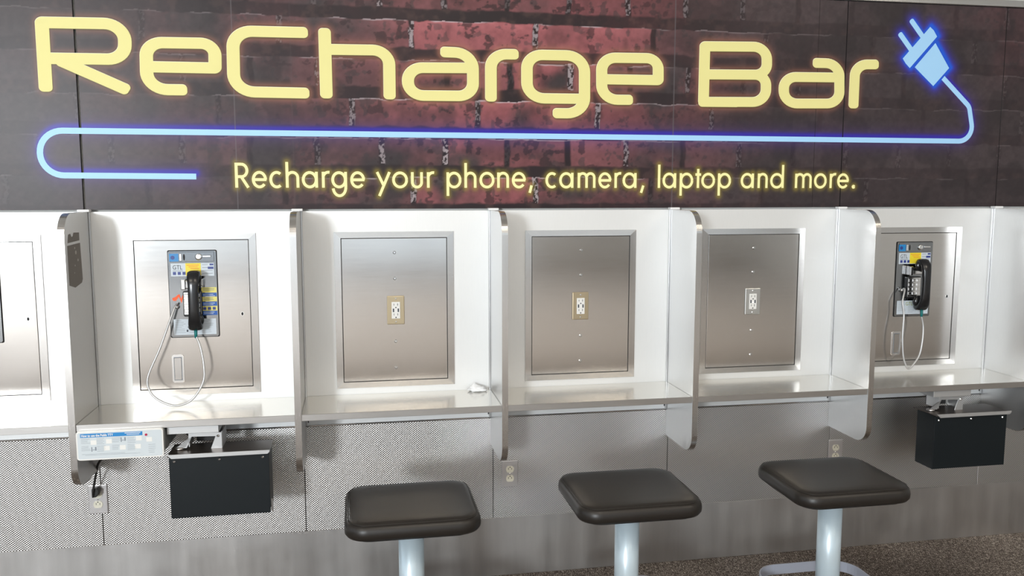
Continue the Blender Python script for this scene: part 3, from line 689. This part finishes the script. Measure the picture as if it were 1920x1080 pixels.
# ------------------------------------------------------------------ payphones
def payphone(i, label, stickers, gtl2):
    X = i * P + 0.283; W = 0.1735; ZB_, ZT_ = 1.0605, 1.3895; H = ZT_ - ZB_
    t_ = thing('payphone', label, 'payphone', (i * P + 0.369, -0.0036, ZB_), 'payphones in the booths')
    U = lambda u: X + u * W
    Vv = lambda v: ZT_ - v * H
    y0 = -0.0036
    def o(name, bm, m_, sm=False, parent=None, label=None): return obj(name, bm, m_, parent or t_, sm, world=True, label=label)
    bm = B(); prism(bm, rrect(U(0) - 0.003, U(1) + 0.003, ZB_ - 0.003, ZT_ + 0.003, 0.006), 1, y0 - 0.0012, y0)
    o('surround', bm, M['darkgap'])
    bm = B(); prism(bm, rrect(U(0), U(1), ZB_, ZT_, 0.005), 1, y0 - 0.006, y0 - 0.001, 0.0016, 2)
    fp = o('faceplate', bm, M['chrome'])
    yf = y0 - 0.0061
    def q(bm, u0, u1, v0, v1, y=yf, tt=0.0005): return rect(bm, U(u0), U(u1), Vv(v1), Vv(v0), y, tt)
    # top row
    o('coin_panel', box(B(), U(0.04), U(0.96), yf - 0.002, yf, Vv(0.125), Vv(0.012), 0.001, 1), M['chrome'])
    o('blue_sticker', q(B(), 0.03, 0.22, 0.03, 0.12, yf - 0.002), M['skyblue'], label='light blue square sticker')
    bm = B(); prism(bm, [(U(0.10) + 0.0075 * math.cos(a), Vv(0.075) + 0.0075 * math.sin(a)) for a in [k * math.pi / 8 for k in range(16)]], 1, yf - 0.003, yf - 0.0024)
    o('sticker_print', bm, M['navy'])
    o('coin_slot', prism(B(), [(U(0.335) + 0.0032 * math.cos(a), Vv(0.072) + 0.0125 * math.sin(a)) for a in [k * math.pi / 8 for k in range(16)]], 1, yf - 0.0028, yf - 0.0018), M['darkgap'])
    o('slot_guard', box(B(), U(0.235), U(0.29), yf - 0.005, yf - 0.0018, Vv(0.115), Vv(0.03), 0.0015, 2), M['bright'])
    o('release_dial', lathe(B(), [(0.0125, yf - 0.002), (0.0125, yf - 0.006), (0.009, yf - 0.0075), (0.004, yf - 0.007)], (U(0.64), 0, Vv(0.07)), 1, 20), M['bright'], True)
    o('release_lever', box(B(), U(0.72), U(0.90), yf - 0.009, yf - 0.0018, Vv(0.075), Vv(0.052), 0.0015, 2), M['bright'])
    # card under it
    cd = o('instruction_card', q(B(), 0.05, 0.95, 0.142, 0.292), M['paper'], label='pale card with small print')
    o('yellow_sticker', q(B(), 0.355, 0.675, 0.142, 0.286, yf - 0.0006), M['yellow'], label='yellow square sticker')
    bm = text_bm('GTL', 0.0235, U(0.085), Vv(0.212), yf - 0.0012, W * 0.20); o('lettering', bm, M['inkdark'], label='printed letters GTL')
    bm = B()
    for u in (0.09, 0.19, 0.29): q(bm, u, u + 0.065, 0.240, 0.275, yf - 0.0006)
    q(bm, 0.86, 0.94, 0.150, 0.170, yf - 0.0006); q(bm, 0.82, 0.94, 0.185, 0.212, yf - 0.0006); o('pictogram', bm, M['navy'])
    bm = B()
    for k in range(4): q(bm, 0.70, 0.70 + (0.12 if k < 2 else 0.22), 0.158 + k * 0.034, 0.163 + k * 0.034, yf - 0.0006, 0.0002)
    for k in range(2): q(bm, 0.09, 0.30, 0.222 + k * 0.008, 0.225 + k * 0.008, yf - 0.0006, 0.0002)
    z_ = o('small_print', bm, M['ink']); z_['kind'] = 'stuff'
    bm = B(); [q(bm, 0.38 + 0.04 * (k % 3), 0.64 - 0.03 * (k % 2), 0.16 + k * 0.02, 0.168 + k * 0.02, yf - 0.0012, 0.0002) for k in range(3)]
    z_ = o('sticker_lettering', bm, M['orange']); z_['kind'] = 'stuff'
    # handset hook
    bm = B(); box(bm, U(0.27), U(0.37), -0.040, yf, Vv(0.44), Vv(0.32), 0.003, 2); box(bm, U(0.63), U(0.73), -0.040, yf, Vv(0.40), Vv(0.32), 0.003, 2); box(bm, U(0.30), U(0.70), -0.028, yf, Vv(0.43), Vv(0.34), 0.003, 2)
    o('hook', bm, M['bright'])
    # keypad
    o('keypad_housing', prism(B(), rrect(U(0.285), U(0.685), Vv(0.76), Vv(0.46), 0.006), 1, -0.019, yf, 0.003, 2), M['black'])
    o('keypad_plate', box(B(), U(0.30), U(0.665), -0.0212, -0.0185, Vv(0.735), Vv(0.475), 0.001, 1), M['bright'])
    for r_ in range(4):
        for c_ in range(3):
            uu = 0.315 + c_ * 0.115; vv = 0.492 + r_ * 0.058
            o('key', box(B(), U(uu), U(uu + 0.088), -0.0255, -0.021, Vv(vv + 0.042), Vv(vv), 0.0014, 1), M['bright'])
    # lower card
    o('notice_card', q(B(), 0.06, 0.95, 0.79, 0.975), M['paper'], label='pale card with small print')
    bm = B()
    for k in range(8):
        for u in (0.09, 0.38, 0.66):
            if random.random() < 0.85: q(bm, u, u + 0.12 + 0.12 * random.random(), 0.805 + k * 0.020, 0.8085 + k * 0.020, yf - 0.0006, 0.0002)
    z_ = o('small_print', bm, M['ink']); z_['kind'] = 'stuff'
    if gtl2: o('lettering', text_bm('GTL', 0.022, U(0.30), Vv(0.855), yf - 0.0012, W * 0.2), M['olive'], label='olive printed letters GTL')
    else:
        bm = B(); q(bm, 0.355, 0.385, 0.875, 0.895, yf - 0.0006); q(bm, 0.325, 0.36, 0.915, 0.94, yf - 0.0006); o('pictogram', bm, M['inkdark'])
    if stickers:
        for v0, v1, m_ in ((0.425, 0.485, 'lemon'), (0.492, 0.530, 'blue'), (0.537, 0.588, 'lemon'), (0.595, 0.640, 'blue'), (0.645, 0.698, 'lemon'), (0.700, 0.750, 'blue')):
            s_ = o('side_label', q(B(), 0.665, 0.985, v0, v1, yf - 0.0002, 0.0006), M[m_], label='yellow label strip' if m_ == 'lemon' else 'blue label strip')
            bm = B()
            if (v0, m_) == (0.645, 'lemon'):
                for u in (0.69, 0.79, 0.89): q(bm, u, u + 0.065, v0 + 0.010, v1 - 0.010, yf - 0.001)
                o('label_print', bm, M['navy'], parent=s_)
            else:
                for k in range(2): q(bm, 0.70, 0.90 + 0.05 * random.random(), v0 + 0.012 + 0.018 * k, v0 + 0.018 + 0.018 * k, yf - 0.001, 0.0002)
                o('label_print', bm, M['paper'] if m_ == 'blue' else M['ink'], parent=s_)
        zz = [(0.05, 0.545), (0.12, 0.53), (0.17, 0.505), (0.21, 0.50), (0.235, 0.555), (0.27, 0.51), (0.30, 0.55), (0.335, 0.49), (0.32, 0.53), (0.30, 0.575), (0.275, 0.545), (0.245, 0.605), (0.215, 0.56), (0.19, 0.53), (0.13, 0.575), (0.07, 0.575)]
        f = B(); prism(f, [(U(u), Vv(v)) for u, v in zz], 1, yf - 0.0007, yf - 0.0001); o('orange_zigzag', f, M['zigzag'], label='bright orange scribble')  # flat orange zigzag shape on the faceplate
    # handset
    cx = i * P + 0.381
    path = [(-0.030, 1.298, 0.018, 0.012), (-0.042, 1.306, 0.0225, 0.013), (-0.060, 1.305, 0.0235, 0.0135), (-0.073, 1.292, 0.022, 0.0135), (-0.079, 1.265, 0.0195, 0.0125), (-0.081, 1.235, 0.0185, 0.0115), (-0.0815, 1.205, 0.0185, 0.0115),
            (-0.081, 1.175, 0.0190, 0.0115), (-0.079, 1.148, 0.0205, 0.0125), (-0.073, 1.122, 0.0235, 0.014), (-0.060, 1.106, 0.0255, 0.0145), (-0.043, 1.103, 0.0245, 0.0135), (-0.031, 1.108, 0.020, 0.012)]
    bm = B(); rings = []
    for k, (y, z, hw, ht) in enumerate(path):
        a_, b_ = path[max(k - 1, 0)], path[min(k + 1, len(path) - 1)]; ty, tz = b_[0] - a_[0], b_[1] - a_[1]; L_ = math.hypot(ty, tz); ny, nz = -tz / L_, ty / L_
        ring = []
        for j in range(16):
            a = 2 * math.pi * j / 16; cu, su = math.cos(a), math.sin(a); cu = math.copysign(abs(cu) ** 0.7, cu); su = math.copysign(abs(su) ** 0.7, su)
            ring.append(bm.verts.new((cx + hw * cu, y + ny * ht * su, z + nz * ht * su)))
        rings.append(ring)
    for a_, b_ in zip(rings, rings[1:]):
        for j in range(16): bm.faces.new((a_[j], a_[(j + 1) % 16], b_[(j + 1) % 16], b_[j]))
    bm.faces.new(rings[0][::-1]); bm.faces.new(rings[-1]); bmesh.ops.recalc_face_normals(bm, faces=bm.faces)
    hs_ = o('handset', bm, M['black'], True, label='black handset')
    obj('ear_cap', lathe(B(), [(0.023, -0.046), (0.025, -0.040), (0.025, -0.033), (0.020, -0.029)], (cx, 0, 1.287), 1, 20), M['black'], hs_, True, world=True)
    obj('mouth_cap', lathe(B(), [(0.025, -0.048), (0.028, -0.042), (0.028, -0.033), (0.022, -0.028)], (cx, 0, 1.128), 1, 20), M['black'], hs_, True, world=True)
    obj('strain_relief', tube(B(), [(cx, -0.060, 1.096), (cx, -0.061, 1.078), (cx, -0.061, 1.064)], [0.0065, 0.006, 0.005], 10), M['teal'], hs_, True, world=True, label='teal cord sleeve')
    # armoured cord
    gx, gz = U(0.155), Vv(0.645)
    o('cord_collar', lathe(B(), [(0.009, yf), (0.0085, yf - 0.006), (0.005, yf - 0.012)], (gx, 0, gz), 1, 14), M['bright'], True)
    if i == 1: pts = [(gx, -0.012, gz), (gx - 0.001, -0.038, gz + 0.008), (1.046, -0.062, 1.115), (1.016, -0.080, 1.030), (0.974, -0.095, 0.930), (0.978, -0.100, 0.878), (1.010, -0.105, 0.841), (1.068, -0.110, 0.819), (1.126, -0.105, 0.837), (1.168, -0.100, 0.900), (1.172, -0.090, 0.960), (1.160, -0.075, 1.030), (cx + 0.002, -0.062, 1.068)]
    else: 
        dx = (i - 5) * P
        pts = [(gx, -0.012, gz), (gx + 0.001, -0.034, gz + 0.006), (4.103 + dx, -0.050, 1.130), (4.107 + dx, -0.058, 1.070), (4.100 + dx, -0.066, 0.980), (4.104 + dx, -0.072, 0.895), (4.118 + dx, -0.076, 0.848), (4.130 + dx, -0.078, 0.836), (4.148 + dx, -0.078, 0.850), (4.180 + dx, -0.076, 0.895), (4.196 + dx, -0.070, 0.960), (4.200 + dx, -0.064, 1.020), (cx - 0.001, -0.061, 1.068)]
    cb = B(); cp = cr(pts, 26); tube(cb, cp, [0.0036 + 0.0004 * (k % 2) for k in range(len(cp))], 8)
    o('armoured_cord', cb, M['galv'], True, label='silver armoured cord')
    # coin return
    xa, xb = i * P + 0.280, i * P + 0.3235
    bm = B(); rr = rrect(xa, xb, 0.884, 0.991, 0.006)
    prism(bm, rr, 1, -0.0075, -0.0037, 0.0015, 2); o('coin_return_surround', bm, M['bright'])
    o('coin_return_recess', box(B(), xa + 0.007, xb - 0.007, -0.0080, -0.0074, 0.893, 0.983), M['ink'])
    fl = o('coin_return_flap', box(B(), xa + 0.0085, xb - 0.0085, -0.0098, -0.0078, 0.895, 0.981, 0.001, 1), M['frame'])
    return t_
payphone(1, 'left payphone, black handset over an orange scribble and yellow-blue labels', True, False)
payphone(5, 'right payphone, black handset beside its silver keypad', False, True)
payphone(0, 'payphone cut off by the left edge of the photo', False, True)

# ------------------------------------------------------------------ teletype drawer under the left payphone shelf
t_ = thing('text_phone_drawer', 'white sign How to use the Public TTY on a grey drawer under the shelf', 'sign', (0.92, -0.30, 0.686))
bm = B(); box(bm, 0.80, 1.064, -0.288, -0.02, 0.700, 0.7825, 0.002, 1)
obj('drawer_body', bm, M['greypaint'], t_, world=True)
bm = B(); prism(bm, rrect(0.777, 1.062, 0.6845, 0.7865, 0.008), 1, -0.302, -0.2885, 0.0015, 2)
fr_ = obj('front_plate', bm, M['white'], t_, world=True)
yy = -0.3022
obj('printed_sheet', prism(B(), rrect(0.7815, 1.0575, 0.689, 0.782, 0.006), 1, yy - 0.0005, yy), M['greysticker'], t_, world=True, label='pale grey printed sheet')
y2 = yy - 0.0006
SX, SZ = 0.784, 0.779
def sq(bm, a, b, c, d, y=y2): return rect(bm, SX + a, SX + b, SZ - d, SZ - c, y, 0.0004)
hb = obj('header_band', sq(B(), 0.007, 0.210, 0.000, 0.0135), M['skyblue'], t_, world=True, label='blue header band')
obj('lettering', text_bm('How to use the Public TTY', 0.0115, SX + 0.010, SZ - 0.0107, y2 - 0.0008, 0.104, 0.0004), M['white'], t_, world=True, label='white lettering')
bm = B(); sq(bm, 0.152, 0.204, 0.0022, 0.0042, y2 - 0.0006); sq(bm, 0.158, 0.200, 0.0075, 0.0095, y2 - 0.0006); obj('header_print', bm, M['white'], t_, world=True)
bm = B()
for r_ in range(2):
    for c_ in range(4):
        for k in range(4 + (c_ % 2)): sq(bm, 0.009 + c_ * 0.050, 0.009 + c_ * 0.050 + 0.020 + 0.010 * random.random(), 0.0185 + r_ * 0.026 + k * 0.0048, 0.0192 + r_ * 0.026 + k * 0.0048)
for k in range(5): sq(bm, 0.228, 0.246 + 0.006 * random.random(), 0.048 + k * 0.007, 0.0488 + k * 0.007)
sq(bm, 0.010, 0.150, 0.0725, 0.0732); sq(bm, 0.02, 0.20, 0.0765, 0.0772)
z_ = obj('small_print', bm, M['ink'], t_, world=True); z_['kind'] = 'stuff'
for a, c in ((0.040, 0.024), (0.090, 0.022), (0.188, 0.016), (0.082, 0.046), (0.134, 0.046), (0.184, 0.045), (0.222, 0.022)):
    obj('picture_block', sq(B(), a, a + 0.019, c, c + 0.016), M['white'], t_, world=True)
for a, c in ((0.041, 0.048), (0.138, 0.018)):
    bm = B(); sq(bm, a, a + 0.003, c, c + 0.016); sq(bm, a + 0.012, a + 0.0165, c, c + 0.013); sq(bm, a + 0.004, a + 0.011, c + 0.009, c + 0.011); obj('picture_block', bm, M['ink'], t_, world=True)
obj('red_button', lathe(B(), [(0.0042, y2 - 0.002), (0.0042, y2)], (SX + 0.222, 0, SZ - 0.0125), 1, 14), M['red'], t_, world=True, label='small red dot')

# ------------------------------------------------------------------ black boxes hung under the phone shelves
def hung_box(label):
    t_ = thing('hanging_box', label, 'box', (1.2445, -0.23, 0.446), 'black boxes hung under the payphone shelves')
    o = lambda n, bm, m_, **k: obj(n, bm, m_, t_, world=True, **k)
    x0, x1, yf, yb, zb, zt = 1.0725, 1.4165, -0.280, -0.165, 0.4455, 0.6745
    bm = B(); box(bm, x0, x1, yf, yf + 0.004, zb, zt, 0.001, 1); box(bm, x0, x1, yb - 0.004, yb, zb, zt, 0.001, 1)
    box(bm, x0, x0 + 0.004, yf + 0.004, yb - 0.004, zb, zt); box(bm, x1 - 0.004, x1, yf + 0.004, yb - 0.004, zb + 0.02, zt); box(bm, x0 + 0.004, x1 - 0.004, yf + 0.004, yb - 0.004, zb, zb + 0.004)
    o('box_body', bm, M['boxblack'])
    o('corner_tab', box(B(), x1 + 0.0005, x1 + 0.008, yf + 0.02, yf + 0.023, zb - 0.001, zb + 0.045, 0.0008, 1), M['galv'])
    bm = B(); prism(bm, [(x0 - 0.006, yb + 0.02), (x1 + 0.002, yb + 0.02), (x1 + 0.006, yf - 0.016), (x0 - 0.004, yf - 0.016)], 2, 0.6775, 0.681, 0.0008)
    o('top_plate', bm, M['darkreflection'])
    bm = B(); prism(bm, [(x0 - 0.005, 0.6870), (x1 + 0.006, 0.6870), (x1 + 0.004, 0.6785), (x1 - 0.003, 0.6725), (x0 + 0.012, 0.6715)], 1, yf - 0.0185, yf - 0.016, 0.0006)
    o('front_flange', bm, M['galv'])
    for x in (x0 + 0.018, (x0 + x1) / 2, x1 - 0.022):
        o('rivet', lathe(B(), [(0.0045, yf), (0.0045, yf - 0.0018), (0.0022, yf - 0.0036)], (x, 0, zt - 0.018), 1, 12), M['bright'])
    # carriage under the shelf
    bm = B(); box(bm, 1.068, 1.244, -0.270, -0.267, 0.7535, 0.7795, 0.0008, 1); box(bm, 1.068, 1.244, -0.267, -0.06, 0.7765, 0.7795); 
    for x in (1.068, 1.241): box(bm, x, x + 0.003, -0.267, -0.06, 0.7535, 0.7765)
    o('mount_channel', bm, M['galv'])
    bm = B(); prism(bm, [(1.131, 0.745), (1.247, 0.740), (1.247, 0.672), (1.204, 0.672), (1.226, 0.727), (1.142, 0.729), (1.120, 0.690), (1.086, 0.690), (1.086, 0.687), (1.124, 0.687), (1.131, 0.700)], 1, -0.2225, -0.2195, 0.0006)
    o('bracket', bm, M['galv'])
    o('bracket_flange', box(B(), 1.245, 1.248, -0.2195, -0.12, 0.681, 0.742), M['galv'])
    o('bracket_flange', box(B(), 1.131, 1.134, -0.2195, -0.14, 0.690, 0.742), M['galv'])
    o('latch_block', box(B(), 1.142, 1.236, -0.130, -0.118, 0.684, 0.748, 0.002, 1), M['rubber'])
    o('hinge_bolt', lathe(B(), [(0.005, -0.2225), (0.005, -0.2255), (0.0025, -0.2275)], (1.234, 0, 0.728), 1, 12), M['bright'])
    o('guide_wheel', lathe(B(), [(0.016, 0.682), (0.017, 0.684), (0.016, 0.690)], (1.098, -0.215, 0), 2, 18), M['kick'], smooth=True)
    return t_
hb1 = hung_box('black metal box hung under the left payphone shelf')
hb5 = dup(hb1, (1.2445 + 4 * P, -0.23, 0.446), 'black metal box hung under the right payphone shelf')
t_ = thing('loose_wire', 'thin black wire coiled behind the left bracket under the shelf', 'wire', (1.13, -0.11, 0.70))
obj('wire', tube(B(), cr([(1.10, -0.02, 0.770), (1.108, -0.06, 0.735), (1.098, -0.09, 0.712), (1.112, -0.10, 0.700), (1.125, -0.10, 0.715), (1.16, -0.09, 0.748), (1.20, -0.09, 0.740), (1.225, -0.08, 0.768)], 6), 0.003, 6), M['rubber'], t_, True, world=True)

# ------------------------------------------------------------------ crumpled tissue on the second shelf
bm = B(); bmesh.ops.create_icosphere(bm, subdivisions=4, radius=1.0)
from mathutils import noise as mn
for v in bm.verts:
    n_ = v.co.normalized(); r = 1 + 0.30 * mn.noise(n_ * 2.1 + Vector((3, 1, 7))) + 0.16 * abs(mn.noise(n_ * 5.3)) + 0.05 * mn.noise(n_ * 12)
    p = n_ * r; x, y, z = p.x * 0.030, p.y * 0.024, p.z * 0.012
    z += 0.014 * math.exp(-((x + 0.012) ** 2 + (y - 0.008) ** 2) / 0.00018) * (p.z > -0.2); x *= 1.0 + 0.25 * (p.z < 0)
    v.co = Vector((2.217 + x, -0.036 + y, 0.8075 + max(z + 0.009, 0.0)))
tis = obj('crumpled_tissue', bm, M['tissue'], None, True, loc=(2.217, -0.036, 0.8075))
tis['label'] = 'crumpled white tissue lying on the shelf beside a divider'; tis['category'] = 'tissue'

# ------------------------------------------------------------------ stools
def seat_bm(w, d, rings_):
    bm = B(); out = []
    for z, ins, r in rings_:
        pts = rrect(-w / 2 + ins, w / 2 - ins, -d / 2 + ins, d / 2 - ins, max(r, 0.004), 8)
        out.append([bm.verts.new((x, y, z)) for x, y in pts])
    for a, b in zip(out, out[1:]):
        n = len(a)
        for k in range(n): bm.faces.new((a[k], a[(k + 1) % n], b[(k + 1) % n], b[k]))
    bm.faces.new(out[0][::-1]); bm.faces.new(out[-1]); bmesh.ops.recalc_face_normals(bm, faces=bm.faces)
    return bm
SH = 0.597; SW, SD = 0.434, 0.394
def stool(loc, label):
    t_ = thing('stool', label, 'stool', loc, 'black cushioned stools in a row')
    zb = SH - 0.060
    cush = seat_bm(SW, SD, [(zb, 0.016, 0.06), (zb + 0.003, 0.007, 0.068), (zb + 0.012, 0.001, 0.072), (zb + 0.024, 0.0, 0.073), (zb + 0.036, 0.0015, 0.072), (zb + 0.045, 0.006, 0.068),
        (zb + 0.0495, 0.011, 0.064), (zb + 0.0500, 0.0125, 0.063), (zb + 0.0512, 0.0130, 0.063), (zb + 0.054, 0.017, 0.060), (zb + 0.0575, 0.030, 0.052), (zb + 0.0595, 0.060, 0.04), (zb + 0.060, 0.11, 0.03), (zb + 0.060, 0.17, 0.02)])
    obj('cushion', cush, M['vinyl'], t_, True)
    obj('seam_piping', tube(B(), [(x, y, zb + 0.0508) for x, y in rrect(-SW / 2 + 0.0118, SW / 2 - 0.0118, -SD / 2 + 0.0118, SD / 2 - 0.0118, 0.063, 8)], 0.0011, 6, True), M['vinyl'], t_, True)
    obj('seat_pan', seat_bm(SW, SD, [(zb - 0.010, 0.06, 0.05), (zb - 0.006, 0.024, 0.06), (zb, 0.022, 0.06)]), M['rubber'], t_)
    obj('column', lathe(B(), [(0.0425, 0.006), (0.0425, zb - 0.010)], (0, 0, 0), 2, 40), M['column'], t_, True)
    obj('floor_flange', lathe(B(), [(0.11, 0.0), (0.11, 0.005), (0.105, 0.008), (0.05, 0.010), (0.0425, 0.012)], (0, 0, 0), 2, 40), M['column'], t_, True)
    ro = rrect(-0.205, 0.205, -0.205, 0.205, 0.10, 10); ri = rrect(-0.2, 0.2, -0.2, 0.2, 0.095, 10); bm = B()
    A = [[bm.verts.new((x, y, z)) for x, y in q] for q, z in ((ro, 0.125), (ro, 0.165), (ri, 0.165), (ri, 0.125))]; n = len(ro)
    for a in range(4):
        for k in range(n): bm.faces.new((A[a][k], A[a][(k + 1) % n], A[(a + 1) % 4][(k + 1) % n], A[(a + 1) % 4][k]))
    bmesh.ops.recalc_face_normals(bm, faces=bm.faces)
    obj('footrest_ring', bm, M['ring'], t_)
    for s in (-1, 1): obj('ring_strut', box(B(), min(s * 0.040, s * 0.202), max(s * 0.040, s * 0.202), -0.015, 0.015, 0.140, 0.146, 0.001, 1), M['ring'], t_)
    return t_
STOOLS = [((1.905, -0.645, 0), 'black cushioned stool nearest the left payphone'), ((2.657, -0.645, 0), 'middle black cushioned stool of the three'), ((3.430, -0.650, 0), 'black cushioned stool nearest the right payphone')]
s1 = stool(*STOOLS[0])
for l_, lb in STOOLS[1:]: dup(s1, l_, lb)
